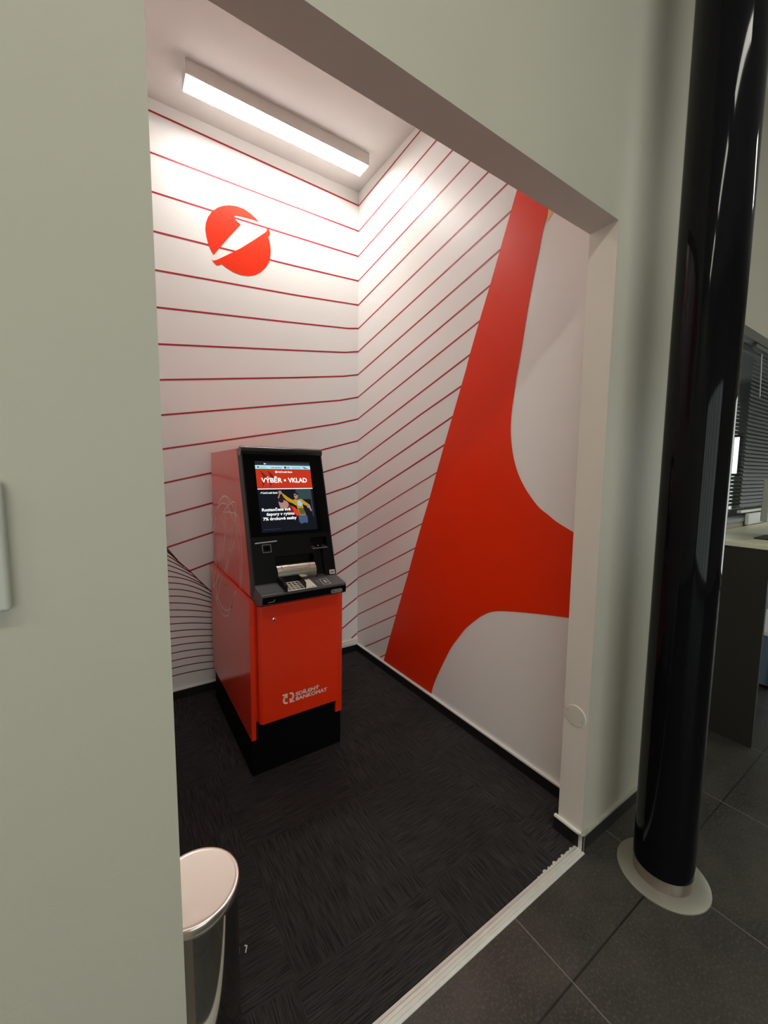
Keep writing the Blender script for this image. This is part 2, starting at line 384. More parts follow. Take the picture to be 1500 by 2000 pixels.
EMBLEM = [[(0.5996, 2.8773), (0.5846, 2.898), (0.5717, 2.9255), (0.5595, 2.9736), (0.5539, 3.0131), (0.5585, 3.0557), (0.5716, 3.0944), (0.5967, 3.1355), (0.6323, 3.172), (0.668, 3.1949), (0.7039, 3.21), (0.7476, 3.2204), (0.7955, 3.2201), (0.8365, 3.2074), (0.8704, 3.1881), (0.894, 3.1704), (0.8663, 3.1729), (0.8243, 3.1708), (0.7757, 3.1662), (0.7406, 3.1604), (0.7313, 3.1519), (0.7382, 3.1365), (0.7526, 3.1271), (0.7726, 3.1159), (0.7668, 3.1061), (0.6989, 3.0174), (0.647, 2.9448)], [(0.5865, 2.8462), (0.5968, 2.8414), (0.6163, 2.8512), (0.6815, 2.9001), (0.771, 2.9696), (0.8481, 3.0386), (0.9193, 3.105), (0.9415, 3.1269), (0.9465, 3.1434), (0.944, 3.1555), (0.9577, 3.147), (0.9675, 3.1315), (0.9679, 3.113), (0.9556, 3.0961), (0.9661, 3.0563), (0.9706, 3.0126), (0.9665, 2.9662), (0.9558, 2.9292), (0.9311, 2.8884), (0.8946, 2.8485), (0.859, 2.824), (0.8163, 2.807), (0.767, 2.7994), (0.7226, 2.8039), (0.6829, 2.8165), (0.6458, 2.8348), (0.6313, 2.8229), (0.6171, 2.8172), (0.6017, 2.8294)]]
RED_LEFT = [(1.3665, 2.8507), (1.4543, 2.6256), (1.5168, 2.4676), (1.5807, 2.3163), (1.645, 2.1568), (1.6694, 2.0852), (1.7706, 1.8332), (1.8353, 1.6742), (1.8993, 1.5089), (1.9623, 1.344), (2.0342, 1.1726), (2.0998, 1.0065), (2.1632, 0.8361), (2.2326, 0.6635), (2.3039, 0.4859), (2.3753, 0.3038), (2.4624, 0.0747)]
RED_LOW = [(1.9028, 0.075), (1.8892, 0.1267), (1.8523, 0.2157), (1.7785, 0.364), (1.725, 0.4596), (1.6549, 0.5578), (1.6085, 0.6167), (1.5202, 0.7021), (1.4802, 0.7333), (1.4431, 0.7574), (1.3843, 0.7819), (1.2871, 0.8076), (1.1366, 0.8399), (0.9922, 0.867)]
RED_UP = [(0.9895, 1.2525), (1.0694, 1.288), (1.1158, 1.3164), (1.1738, 1.3536), (1.2419, 1.4271), (1.2921, 1.5033), (1.3253, 1.5868), (1.3425, 1.6659), (1.3488, 1.7319), (1.3469, 1.8094), (1.3354, 1.9021), (1.3242, 1.9858), (1.3032, 2.1028), (1.2793, 2.2596), (1.2485, 2.4227), (1.2296, 2.5121), (1.212, 2.5953), (1.1978, 2.6411), (1.1906, 2.6776)]
PEACH = [(1.1906, 2.6776), (1.1536, 2.6443), (1.1682, 2.6367), (1.1961, 2.6375)]
MARK_UP = [[(2.7838, 0.8887), (2.8021, 0.9788), (2.7887, 1.0693), (2.7582, 1.1344), (2.6955, 1.2182), (2.6386, 1.2774), (2.5665, 1.3271), (2.4831, 1.3556), (2.4315, 1.3637), (2.3828, 1.3617), (2.3291, 1.3509), (2.2782, 1.3339), (2.2235, 1.3019), (2.1851, 1.2663), (2.1353, 1.2226), (2.1014, 1.1648), (2.0857, 1.0984), (2.0881, 1.029), (2.1054, 0.9381), (2.127, 0.8887)], [(2.7277, 0.8932), (2.7583, 0.9642), (2.7579, 1.0518), (2.7374, 1.1369), (2.6726, 1.2413), (2.5993, 1.2885), (2.5235, 1.3127), (2.4705, 1.3198), (2.4204, 1.3189), (2.3729, 1.3108), (2.2989, 1.2813), (2.2444, 1.2391), (2.1919, 1.1984), (2.1556, 1.1502), (2.1279, 1.0914), (2.1252, 1.0217), (2.1319, 0.9497), (2.1475, 0.8836)], [(2.4553, 0.8894), (2.4048, 0.9672), (2.3391, 1.0561), (2.2836, 1.1469), (2.2306, 1.2333), (2.1977, 1.2793), (2.1829, 1.3157), (2.1987, 1.3374), (2.2307, 1.3424), (2.2935, 1.33), (2.4067, 1.297), (2.4859, 1.2655), (2.5207, 1.2387), (2.5007, 1.2168), (2.4432, 1.1993), (2.4465, 1.1716), (2.4609, 1.1227), (2.5034, 1.0568), (2.5659, 0.9853), (2.6338, 0.8928)], [(2.5154, 0.8905), (2.43, 0.9622), (2.3576, 1.0301), (2.2584, 1.1063), (2.1808, 1.1715), (2.1329, 1.2194), (2.1189, 1.2554), (2.1437, 1.2737), (2.1975, 1.2811), (2.2839, 1.2808), (2.393, 1.2752), (2.4519, 1.2653), (2.451, 1.2451), (2.4157, 1.2215), (2.397, 1.2005), (2.4148, 1.16), (2.4643, 1.0946), (2.507, 1.0281), (2.5419, 0.9609), (2.5593, 0.8956)]]
MARK_LOW = [[(2.7597, 0.8899), (2.7561, 0.8444), (2.7317, 0.7971), (2.6883, 0.7421), (2.6147, 0.7012), (2.5251, 0.6677), (2.4368, 0.6653), (2.3681, 0.6783), (2.3004, 0.7105), (2.2332, 0.768), (2.1833, 0.826), (2.142, 0.8853)], [(2.7116, 0.8886), (2.6939, 0.8145), (2.6627, 0.7787), (2.5719, 0.7338), (2.4838, 0.7083), (2.3978, 0.7069), (2.3306, 0.7227), (2.2572, 0.7536), (2.2167, 0.7838), (2.1708, 0.8366), (2.1211, 0.8887)], [(2.627, 0.8889), (2.6751, 0.8317), (2.7055, 0.764), (2.6282, 0.8125), (2.5234, 0.886)], [(2.5604, 0.8863), (2.5969, 0.8282), (2.6128, 0.7696), (2.6137, 0.7355), (2.6043, 0.7061), (2.5365, 0.7887), (2.4519, 0.8876)]]

# ------------------------------------------------------------------ setting: floors, walls, ceilings
b = MB(); b.box((HX0, HY0, -0.06), (HX1, FR - 0.022, 0.0)); b.box((HX0, FR - 0.022, -0.06), (AL, FB + 0.1, 0.0))
b.box((J - 0.004, FR - 0.022, -0.06), (HX1, PY, 0.0)); b.box((AL, FR - 0.022, -0.06), (J - 0.004, FR + 0.02, 0.0))
b.box((W + 0.1, PY, -0.06), (OX1, OY1, 0.0))
struct(b.build('floor', M['tile']))
b = MB(); b.box((AL - 0.1, FR + 0.02, -0.06), (W + 0.1, D + 0.1, 0.003)); struct(b.build('floor_alcove', M['carpet']))
b = MB(); b.box((HX0 - .1, HY0 - .1, HC), (HX1 + .1, PY + .1, HC + 0.08)); struct(b.build('ceiling', M['ceiling']))
b = MB(); b.box((AL - 0.1, FB, H), (W + 0.1, D + 0.1, H + 0.08)); struct(b.build('ceiling_alcove', M['ceiling']))
b = MB(); b.box((W + .1, PY + .081, 2.9), (OX1 + .1, OY1 + .1, 2.98)); struct(b.build('ceiling_office', M['ceiling']))

# front wall with the opening: hall faces grey-green, lining and alcove faces lighter
XE = 2.35
b = MB()
b.face([(HX0, FR, 0), (L, FR, 0), (L, FR, HC), (HX0, FR, HC)], 0)
b.face([(L, FR, O), (J, FR, O), (J, FR, HC), (L, FR, HC)], 0)
b.face([(J, FR, 0), (XE, FR, 0), (XE, FR, HC), (J, FR, HC)], 0)
b.face([(L, FR, 0), (L, FB, 0), (L, FB, O), (L, FR, O)], 1)
b.face([(J, FR, 0), (J, FB, 0), (J, FB, O), (J, FR, O)], 1)
b.face([(L, FR, O), (J, FR, O), (J, FB, O), (L, FB, O)], 1)
b.face([(AL - .1, FB, 0), (L, FB, 0), (L, FB, HC), (AL - .1, FB, HC)], 1)
b.face([(L, FB, O), (J, FB, O), (J, FB, HC), (L, FB, HC)], 1)
b.face([(J, FB, 0), (W + .1, FB, 0), (W + .1, FB, HC), (J, FB, HC)], 1)
b.face([(XE, FR, 0), (XE, PY, 0), (XE, PY, HC), (XE, FR, HC)], 0)
b.face([(HX0, FB, 0), (AL - .1, FB, 0), (AL - .1, FB, HC), (HX0, FB, HC)], 0)
b.face([(HX0, FR, HC), (XE, FR, HC), (XE, PY, HC), (HX0, FB, HC)], 0)
struct(b.build('wall_front', [M['wall_hall'], M['jamb']]))

# alcove back wall with the printed lines in the same mesh
e = 0.0008
b = MB(); b.box((AL - .1, D, 0), (W + .1, D + .1, H), 0)
for c in BACK_LINES:
    c = list(c)
    if c[-1][0] > 1.6: c[-1] = (W, c[-1][1])
    if c[0][0] < 0.3:
        (x0, z0), (x1, z1) = c[0], c[1]; c.insert(0, (AL, z0 + (z1 - z0) / (x1 - x0) * (AL - x0)))
    b.strip([(x, D - e, z) for x, z in c], 0.0112, (0, -1, 0), 1)
for q_, c in enumerate(SWOOSH):
    c = smooth(c, 4) if q_ else list(c)
    (x0, z0), (x1, z1) = c[0], c[1]; c.insert(0, (AL, z0 + (z1 - z0) / (x1 - x0) * (AL - x0)) if q_ else c[0])
    if q_ == 0 or q_ > 5:
        (x0, z0), (x1, z1) = c[-2], c[-1]; c.append((x1 + .14, z1 + (z1 - z0) / (x1 - x0) * .14))
    b.strip([(x, D - e, z) for x, z in c], 0.0062, (0, -1, 0), 2)
wb = struct(b.build('wall_back', [M['wall_white'], M['line_red'], M['line_dark']]))
b = MB()
for c in EMBLEM: b.prism([(x, D - 0.0005, z) for x, z in c], (0, -0.0012, 0))
tag(b.build('emblem', M['mural_red'], wb), 'orange red split round emblem with a slanting white stroke')

# alcove right wall with lines, the big red shape as a part
b = MB(); b.box((W, FB, 0), (W + .1, D, H), 0)
def red_left_y(z): return 1.3665 - (z - 2.8507) * 0.3906
for k, c in enumerate(RIGHT_LINES):
    c = list(c)
    if c[0][0] > 2.84: c[0] = (D, c[0][1])
    (y0, z0), (y1, z1) = c[-2], c[-1]; s_ = (z1 - z0) / (y1 - y0)
    if k < 6:
        y = y1
        for _ in range(30): y = red_left_y(z1 + s_ * (y - y1))
        c.append((y - 0.01, z1 + s_ * (y - 0.01 - y1)))
    else: c[-1] = (y1 - 0.01, z1 - 0.01 * s_)
    b.strip([(W - e, y, z) for y, z in c], 0.0105 if k < 14 else 0.0070, (-1, 0, 0), 1)
wr = struct(b.build('wall_right', [M['wall_white'], M['line_red']]))
shape = [(red_left_y(H), H)] + RED_LEFT + smooth(RED_LOW, 4) + [(FB, 0.893), (FB, 1.215)] + smooth(RED_UP, 4) + [(0.9635, H)]
b = MB(); b.poly([(W - 0.0016, y, z) for y, z in shape])
tag(b.build('printed_shape', M['mural_red'], wr), 'large solid red curved shape printed on the white wall')
b = MB(); b.poly([(W - 0.0012, y, z) for y, z in [(1.1906, 2.6776), (1.1955, 2.62), (1.155, 2.655), (1.10, 2.70), (1.03, 2.80), (0.98, 2.95), (1.09, 3.1)]])
tag(b.build('printed_patch', M['peach'], wr), 'small peach patch beside the red shape')

# alcove left wall, out of sight, with a red patch added to tint the bounce pink
b = MB(); b.box((AL - .1, FB, 0), (AL, D, H), 0)
b.box((AL, 1.0, 1.9), (AL + 0.001, 1.4, 3.3), 1)
struct(b.build('wall_left', [M['wall_white'], M['mural_red']]))

# hall shell
b = MB()
b.box((HX0 - .1, HY0 - .1, 0), (HX0, FR + .1, HC)); struct(b.build('wall_hall_left', M['wall_hall']))
RX0, RX1, RZ0, RZ1 = -3.4, 1.5, 0.12, 2.7  # opening for the added rear window
b = MB(); b.box((HX0, HY0 - .1, 0), (RX0, HY0, HC)); b.box((RX1, HY0 - .1, 0), (HX1, HY0, HC))
b.box((RX0, HY0 - .1, RZ1), (RX1, HY0, HC)); b.box((RX0, HY0 - .1, 0), (RX1, HY0, RZ0))
struct(b.build('wall_hall_rear', M['wall_hall']))
WY0, WY1, WZ0, WZ1 = -1.6, 0.2, 0.12, 2.6
b = MB()
b.box((HX1, HY0 - .1, 0), (HX1 + .1, WY0, HC)); b.box((HX1, WY1, 0), (HX1 + .1, PY, HC))
b.box((HX1, WY0, WZ1), (HX1 + .1, WY1, HC)); b.box((HX1, WY0, 0), (HX1 + .1, WY1, WZ0))
struct(b.build('wall_hall_right', M['wall_hall']))
def window(name, x, y0, y1, z0, z1, n):
    f = MB(); t = 0.05
    f.box((x, y0, z0), (x + .06, y1, z0 + t)); f.box((x, y0, z1 - t), (x + .06, y1, z1))
    for k in range(n + 1):
        y = y0 + (y1 - y0 - t) * k / n
        f.box((x, y, z0 + t), (x + .06, y + t, z1 - t))
    w = struct(f.build(name, M['frame_grey']))
    g = MB(); g.box((x + .025, y0 + t, z0 + t), (x + .031, y1 - t, z1 - t)); g.build('pane', M['glass'], w)
f = MB(); t_ = .06  # unseen rear window, added to light the lower front wall
f.box((RX0, HY0 - .07, RZ0), (RX1, HY0 - .01, RZ0 + t_)); f.box((RX0, HY0 - .07, RZ1 - t_), (RX1, HY0 - .01, RZ1))
for k in range(6):
    x = RX0 + (RX1 - RX0 - t_) * k / 5; f.box((x, HY0 - .07, RZ0 + t_), (x + t_, HY0 - .01, RZ1 - t_))
w4 = struct(f.build('added_rear_window', M['frame_grey']))
g = MB(); g.box((RX0 + t_, HY0 - .044, RZ0 + t_), (RX1 - t_, HY0 - .038, RZ1 - t_)); g.build('pane', M['glass'], w4)
window('window_1', HX1 + .02, WY0, WY1, WZ0, WZ1, 3)

# partition between hall and office, in line with the counter
GX0, GX1, GZ0, GZ1 = 3.30, 6.8, 1.17, 2.50
b = MB()
b.box((XE, PY, 0), (GX0, PY + .08, HC)); b.box((GX1, PY, 0), (HX1 + .1, PY + .08, HC))
b.box((GX0, PY, 0), (GX1, PY + .08, GZ0)); b.box((GX0, PY, GZ1), (GX1, PY + .08, HC))
struct(b.build('wall_partition', M['wall_hall']))
f = MB()
f.box((GX0, PY - .012, GZ1 - .055), (GX1, PY + .05, GZ1 + .01)); f.box((GX0, PY - .012, GZ0), (GX1, PY + .05, GZ0 + .03))
f.box((GX0, PY - .012, GZ0 + .03), (GX0 + .04, PY + .05, GZ1 - .055)); f.box((GX1 - .04, PY - .012, GZ0 + .03), (GX1, PY + .05, GZ1 - .055))
w2 = struct(f.build('window_2', M['frame_grey'], bevel=0.003))
g = MB(); g.box((GX0 + .04, PY + .040, GZ0 + .03), (GX1 - .04, PY + .046, GZ1 - .055)); g.build('pane', M['glass'], w2)

# office behind the partition
b = MB()
OY0, OYA, OZ0, OZ1 = PY + .08, 2.13, 1.50, 2.16
b.box((OX1, PY, 0), (OX1 + .1, OYA, 2.9)); b.box((OX1, 3.4, 0), (OX1 + .1, OY1, 2.9))
b.box((OX1, OYA, 0), (OX1 + .1, 3.4, OZ0)); b.box((OX1, OYA, OZ1), (OX1 + .1, 3.4, 2.9))
struct(b.build('wall_office_right', M['office_wall']))
window('window_3', OX1 + .02, OYA, 3.4, OZ0, OZ1, 3)
b = MB(); b.box((W + .1, OY1, 0), (OX1 + .1, OY1 + .1, 2.9)); struct(b.build('wall_office_rear', M['office_wall']))
b = MB(); b.box((W + .101, PY + .08, 0), (W + .2, OY1, 2.9)); struct(b.build('wall_office_left', M['office_wall']))
b = MB(); b.box((HX1 + .1, PY, 0), (OX1, PY + .08, 2.9)); struct(b.build('wall_office_front', M['office_wall']))

# skirtings
def skirt(name, a, c, nrm, m_body, m_cap, hgt=0.060, cap=0.009, t=0.012):
    (x0, y0), (x1, y1) = a, c; nx, ny = nrm
    k = MB()
    k.box((x0, y0, 0), (x1 + nx * t, y1 + ny * t, hgt), 0)
    k.box((x0, y0, hgt), (x1 + nx * t * 1.05, y1 + ny * t * 1.05, hgt + cap), 1)
    return struct(k.build(name, [m_body, m_cap]))
skirt('baseboard_right', (W, FB), (W, D), (-1, 0), M['skirt_black'], M['white_trim'])
skirt('baseboard_back', (AL, D), (W - .012, D), (0, -1), M['skirt_black'], M['white_trim'])
skirt('baseboard_left', (AL, FB), (AL, D - .012), (1, 0), M['skirt_black'], M['white_trim'])
skirt('baseboard_jamb', (J, FR), (J, FB + .012), (-1, 0), M['skirt_black'], M['white_trim'])
skirt('baseboard_front_right', (J - .012, FR), (XE, FR), (0, -1), M['skirt_tile'], M['cap_tile'])
skirt('baseboard_front_left', (HX0, FR), (L, FR), (0, -1), M['skirt_tile'], M['cap_tile'])
b = MB(); b.box((J - .0145, FR - .0145, 0), (J - .0005, FR - .0115, .070)); b.box((J - .0145, FR - .0145, 0), (J - .0120, FR + .004, .070))
struct(b.build('trim_1', M['alu']))
# white cable trunking over the skirting, from the machine to the corner
b = MB(); b.box((0.99, D - .016, .071), (W, D - .0003, .088)); b.box((0.99, D - .012, .091), (W, D - .0003, .108))
b.box((0.99, D - .009, .071), (W, D - .0003, .108))
struct(b.build('trim_2', M['white_trim'], bevel=0.002))

# threshold strip between tiles and carpet: ridged metal with a frayed edge near the jamb
b = MB()
prof = [(0.770, 0.0), (0.7705, .0022), (0.779, .0052), (0.7815, .0040), (0.785, .0064), (0.790, .0070), (0.7925, .0055), (0.796, .0070), (0.801, .0064), (0.804, .0045), (0.813, .0032), (0.8132, .0)]
b.prism([(L - .15 + 0.15, y, z) for y, z in prof], (J - .010 - L, 0, 0))
random.seed(4)
x = 1.25
while x < J - .03:
    w_ = random.uniform(.008, .022); d_ = random.uniform(.001, .008)
    b.prism([(x, .8125, .0032), (x + w_, .8125, .0032), (x + w_ * .7, .8125 + d_, .0036), (x + w_ * .25, .8125 + d_ * .8, .0036)], (0, 0, .0010)); x += w_ + random.uniform(.002, .012)
struct(b.build('trim_3', M['strip']))

# ------------------------------------------------------------------ alcove ceiling light
LX0, LX1, LY0, LY1, LZ = 0.413, 1.527, 2.503, 2.617, 3.560
def ceiling_light(label, x0, x1, y0, y1, z0, z1, lamp, group=None):
    t = thing('ceiling_light', label, 'ceiling light', ((x0 + x1) / 2, (y0 + y1) / 2, z1), group)
    k = MB(); k.box((x0, y0, z0 + .004), (x1, y1, z1)); k.box((x0 - .003, y0 - .001, z0 + .002), (x0, y1 + .001, z1)); k.box((x1, y0 - .001, z0 + .002), (x1 + .003, y1 + .001, z1))
    k.build('housing', M['fixture'], t, bevel=0.0015)
    k = MB(); k.box((x0 + .001, y0 + .001, z0), (x1 - .001, y1 - .001, z0 + .004)); k.build('diffuser', lamp, t)
    return t
ceiling_light('long slim box light fixed to the pinkish alcove ceiling, lit white', LX0, LX1, LY0, LY1, LZ, H, M['lamp'])

# ------------------------------------------------------------------ cash machine
XL, XR = 0.505, 0.997
XU, XV = 0.530, 0.954
A = Vector((XU, 2.0613, 1.6210)); DN = Vector((0, -0.27658, -0.96099)); NF = Vector((0, -0.96099, 0.27658)); UX = Vector((1, 0, 0))
def fp(u, v, o=0.0): return A + UX * u + DN * v + NF * o
atm = thing('cash_machine', 'red and black free-standing cash machine with lit screen in the alcove', 'cash machine', (0.751, 2.33, 0.003))

b = MB(); b.box((XL + .003, 1.899, .003), (XR - .003, 2.74, .30)); b.build('plinth', M['plinth'], atm, bevel=.002)
# lower cabinet: two side panels and a body between
def side_panel(x0, x1):
    k = MB(); k.prism([(x0, 1.888, .193), (x0, 2.785, .199), (x0, 2.785, .902), (x0, 1.880, .892)], (x1 - x0, 0, 0))
    return k.build('side_panel', M['atm_red'], atm, bevel=.003)
sp_l = side_panel(XL, XU - .001); sp_r = side_panel(XV + .004, XR)
b = MB(); b.box((XU, 1.893, .285), (XV + .003, 2.78, .884)); b.build('cabinet_body', M['atm_red'], atm)
b = MB()
for c in MARK_LOW: b.strip([(XL - .0006, y, z) for y, z in (smooth(c) if len(c) > 8 else c)], .0070, (-1, 0, 0))
tag(b.build('line_mark', M['mark'], sp_l), 'lower part of the thin cream line drawing')
for y, z in ((2.367, .859), (2.376, .36), (2.318, .30)):
    b = MB(); b.lathe([(.0035, 0), (.0035, .001)], (XL - .0008, y, z), (1, 0, 0), 12); b.build('screw_hole', M['skirt_black'], sp_l)
# upper housing
b = MB(); b.prism([(XU, 1.935, .893), (XU, 2.785, .902), (XU, 2.785, 1.622), (XU, 2.120, 1.620)], (XV - XU, 0, 0))
uh = b.build('upper_housing', M['atm_red'], atm, bevel=.002)
b = MB()
for c in MARK_UP: b.strip([(XU - .0006, y, z) for y, z in smooth(c)], .0075, (-1, 0, 0))
tag(b.build('line_mark', M['mark'], uh), 'upper part of the thin cream line drawing')

# fascia: height field with recesses for shutter, code reader and channel
us = [0.0, .111, .305, .313, .320, .366, .397, XV - XU]
vs = [0.020, .452, .468, .524, .553, .684]
def depth(u, v):
    if .111 < u < .313 and .553 < v < .684: return .058
    if .305 < u < .397 and .468 < v < .524: return .045
    if .320 < u < .366 and .524 < v < .684: return .022
    return 0.0
b = MB()
nd = [[depth((us[i] + us[i+1]) / 2, (vs[j] + vs[j+1]) / 2) for j in range(len(vs) - 1)] for i in range(len(us) - 1)]
for i in range(len(us) - 1):
    for j in range(len(vs) - 1):
        d = nd[i][j]
        b.face([fp(us[i], vs[j], -d), fp(us[i+1], vs[j], -d), fp(us[i+1], vs[j+1], -d), fp(us[i], vs[j+1], -d)])
        if i + 1 < len(nd) and nd[i+1][j] != d:
            b.face([fp(us[i+1], vs[j], -d), fp(us[i+1], vs[j+1], -d), fp(us[i+1], vs[j+1], -nd[i+1][j]), fp(us[i+1], vs[j], -nd[i+1][j])])
        if j + 1 < len(nd[i]) and nd[i][j+1] != d:
            b.face([fp(us[i], vs[j+1], -d), fp(us[i+1], vs[j+1], -d), fp(us[i+1], vs[j+1], -nd[i][j+1]), fp(us[i], vs[j+1], -nd[i][j+1])])
fas = b.build('fascia', M['atm_black'], atm)
# side flanks and rounded head of the black frame
def flank(u0, u1):
    k = MB(); k.prism([fp(u0, .0, .004), fp(u0, .672, .004), fp(u0, .730, -.035), fp(u0, .735, -.060), fp(u0, .0, -.072)], (u1 - u0, 0, 0))
    k.build('frame_side', M['frame_side'], atm, bevel=.003)
flank(-.002, .004); flank(XV - XU - .004, XV - XU + .002)
b = MB()
pr = []
for k in range(9):
    a_ = math.pi * (0.5 - k / 8 * 1.0)
    pr.append((.012 - .022 * math.sin(a_), -.006 + .022 * math.cos(a_)))
pr = [(-.010, -.075)] + pr + [(.035, -.010), (.035, -.03)]
b.prism([fp(-.004, v, o) for v, o in pr], (XV - XU + .008, 0, 0))
b.build('head_rail', M['rail_gloss'], atm, bevel=.006, segs=4)
# glossy glass field around the screen
b = MB(); b.prism([fp(.004, .036, .0002), fp(.420, .036, .0002), fp(.420, .450, .0002), fp(.004, .450, .0002)], tuple(NF * .002))
b.build('screen_glass', M['atm_gloss'], atm, bevel=.0008)

# the lit screen, one mesh: picture and writing of the screen page
S = {k: lit(k, c, f) for k, c, f in (('base', (44, 46, 50), .8), ('dark', (62, 68, 74), 1), ('bluebar', (176, 226, 238), 1.15), ('navy', (40, 62, 84), 1),
    ('red', (208, 58, 32), .95), ('maroon', (120, 44, 34), .9), ('white', (246, 250, 250), 1.25), ('ink', (52, 70, 84), 1), ('black', (22, 25, 32), 1),
    ('yellow', (206, 162, 42), .9), ('skin', (196, 150, 140), .85), ('hair', (40, 30, 34), 1), ('shirt', (168, 200, 240), 1), ('jeans', (78, 96, 132), .9),
    ('scarlet', (226, 66, 34), 1), ('green', (90, 104, 60), .9), ('teal', (62, 84, 86), .8))}
SN = list(S); SM = [S[k] for k in SN]; sidx = {k: i for i, k in enumerate(SN)}
b = MB()
def sq(u0, u1, v0, v1, m, o): b.face([fp(u0, v0, o), fp(u1, v0, o), fp(u1, v1, o), fp(u0, v1, o)], sidx[m])
def spoly(pts, m, o):
    if len(pts) >= 7 and m in ('skin', 'hair', 'yellow', 'shirt', 'jeans', 'scarlet'):      # rounded outlines for the figures
        pts = [q for q in smooth([pts[-1]] + list(pts) + [pts[0], pts[1]], 3)[3:-3]][:-1]
    b.poly([fp(u, v, o) for u, v in pts], sidx[m])
def stext(t, u, v, w_, h_, m, o=.0036, bold=.03): text_faces(b, t, fp(u, v, o), UX, -DN, w_, h_, sidx[m], bold)
S0, S1 = .060, .352
sq(S0, S1, .068, .431, 'base', .0023)
sq(.112, S1 - .002, .078, .086, 'dark', .0026); spoly([(.105, .078), (.119, .082), (.105, .085)], 'white', .0028)
sq(S0 + .01, S1, .0865, .089, 'navy', .0028)
sq(S0, S1, .089, .1085, 'bluebar', .0027)
sq(.070, .078, .095, .103, 'ink', .0029); sq(.082, .112, .0995, .1005, 'ink', .0029); sq(.082, .118, .1035, .1045, 'ink', .0029)
stext('UniCredit Bank', .140, .1035, .055, .006, 'ink'); sq(.209, .220, .0945, .1050, 'ink', .0029); sq(.224, .238, .0985, .1025, 'ink', .0029)
sq(.250, .297, .0995, .102, 'ink', .0029); sq(.310, .326, .096, .100, 'ink', .0029); sq(.318, .338, .102, .1055, 'ink', .0029)
sq(S0, S1, .110, .210, 'red', .0027)
for du in (0, .038):
    spoly([(.082 + du, .118), (.102 + du, .134), (.114 + du, .152), (.102 + du, .178), (.086 + du, .204), (.088 + du, .176), (.098 + du, .156), (.088 + du, .136)], 'maroon', .0029)
spoly([(.158, .1215), (.162, .118), (.168, .1175), (.166, .122), (.171, .122), (.168, .1285), (.161, .129), (.1585, .126)], 'white', .0032)
stext('UniCredit Bank', .172, .1275, .078, .0085, 'white')
stext('VÝBĚR', .083, .179, .107, .0245, 'white'); stext('VKLAD', .221, .179, .104, .0245, 'white')
cc = [( .205 + .006 * math.cos(t * math.pi / 6), .168 + .006 * math.sin(t * math.pi / 6)) for t in range(12)]; spoly(cc, 'white', .0034)
sq(S0, S1, .210, .214, 'white', .0029)
sq(S0, S1, .214, .431, 'black', .0025); sq(.255, .262, .214, .39, 'dark', .0026); sq(.335, .341, .214, .36, 'dark', .0026); sq(.262, .335, .214, .27, 'teal', .00255)
spoly([(.071, .236), (.076, .229), (.081, .227), (.077, .234)], 'white', .0032)
stext('UniCredit Bank', .082, .2365, .078, .0088, 'white')
# dancing couple of the advert
spoly([(.166, .222), (.176, .222), (.182, .231), (.177, .241), (.168, .240), (.163, .231)], 'skin', .0028)            # joined hands
spoly([(.166, .238), (.171, .241), (.163, .262), (.157, .260)], 'skin', .0028)
spoly([(.156, .258), (.184, .244), (.205, .268), (.212, .300), (.190, .306), (.160, .290)], 'hair', .0027)
spoly([(.160, .276), (.176, .270), (.198, .276), (.210, .290), (.205, .308), (.188, .318), (.168, .312), (.161, .296)], 'skin', .0029)
spoly([(.158, .270), (.182, .268), (.186, .278), (.176, .286), (.162, .280)], 'hair', .0031)
spoly([(.208, .292), (.232, .304), (.246, .328), (.238, .352), (.214, .350), (.196, .330)], 'maroon', .0028)
spoly([(.222, .302), (.242, .312), (.262, .334), (.264, .352), (.246, .356), (.234, .334)], 'scarlet', .0032)
spoly([(.180, .235), (.190, .240), (.212, .258), (.236, .272), (.246, .268), (.258, .282), (.262, .300), (.246, .300), (.236, .292), (.206, .276), (.188, .256)], 'yellow', .0030)
spoly([(.246, .268), (.256, .272), (.266, .270), (.282, .268), (.300, .282), (.318, .296), (.314, .306), (.298, .302), (.286, .296), (.290, .326), (.294, .352), (.262, .352), (.256, .322)], 'yellow', .0031)
spoly([(.258, .276), (.274, .276), (.284, .288), (.282, .302), (.270, .306), (.258, .300)], 'shirt', .0033)
spoly([(.258, .316), (.288, .316), (.294, .346), (.286, .350), (.266, .348)], 'green', .0033)
spoly([(.244, .240), (.252, .236), (.262, .240), (.264, .254), (.258, .266), (.248, .264), (.243, .252)], 'skin', .0033)
spoly([(.242, .240), (.250, .232), (.264, .236), (.267, .250), (.260, .246), (.252, .240)], 'hair', .0035); sq(.243, .256, .246, .250, 'hair', .0036)
spoly([(.312, .300), (.324, .300), (.328, .316), (.332, .332), (.326, .334), (.318, .318), (.308, .314)], 'skin', .0033)
spoly([(.258, .350), (.298, .350), (.304, .384), (.298, .396), (.282, .392), (.272, .398), (.260, .390)], 'jeans', .0031)
stext('Roztančete své', .071, .325, .146, .0150, 'white'); stext('úspory v rytmu', .092, .3475, .142, .0150, 'white'); stext('7% úrokové sazby', .072, .371, .172, .0150, 'white')
sq(.070, .157, .4155, .4175, 'ink', .0029)
b.build('screen', SM, atm)

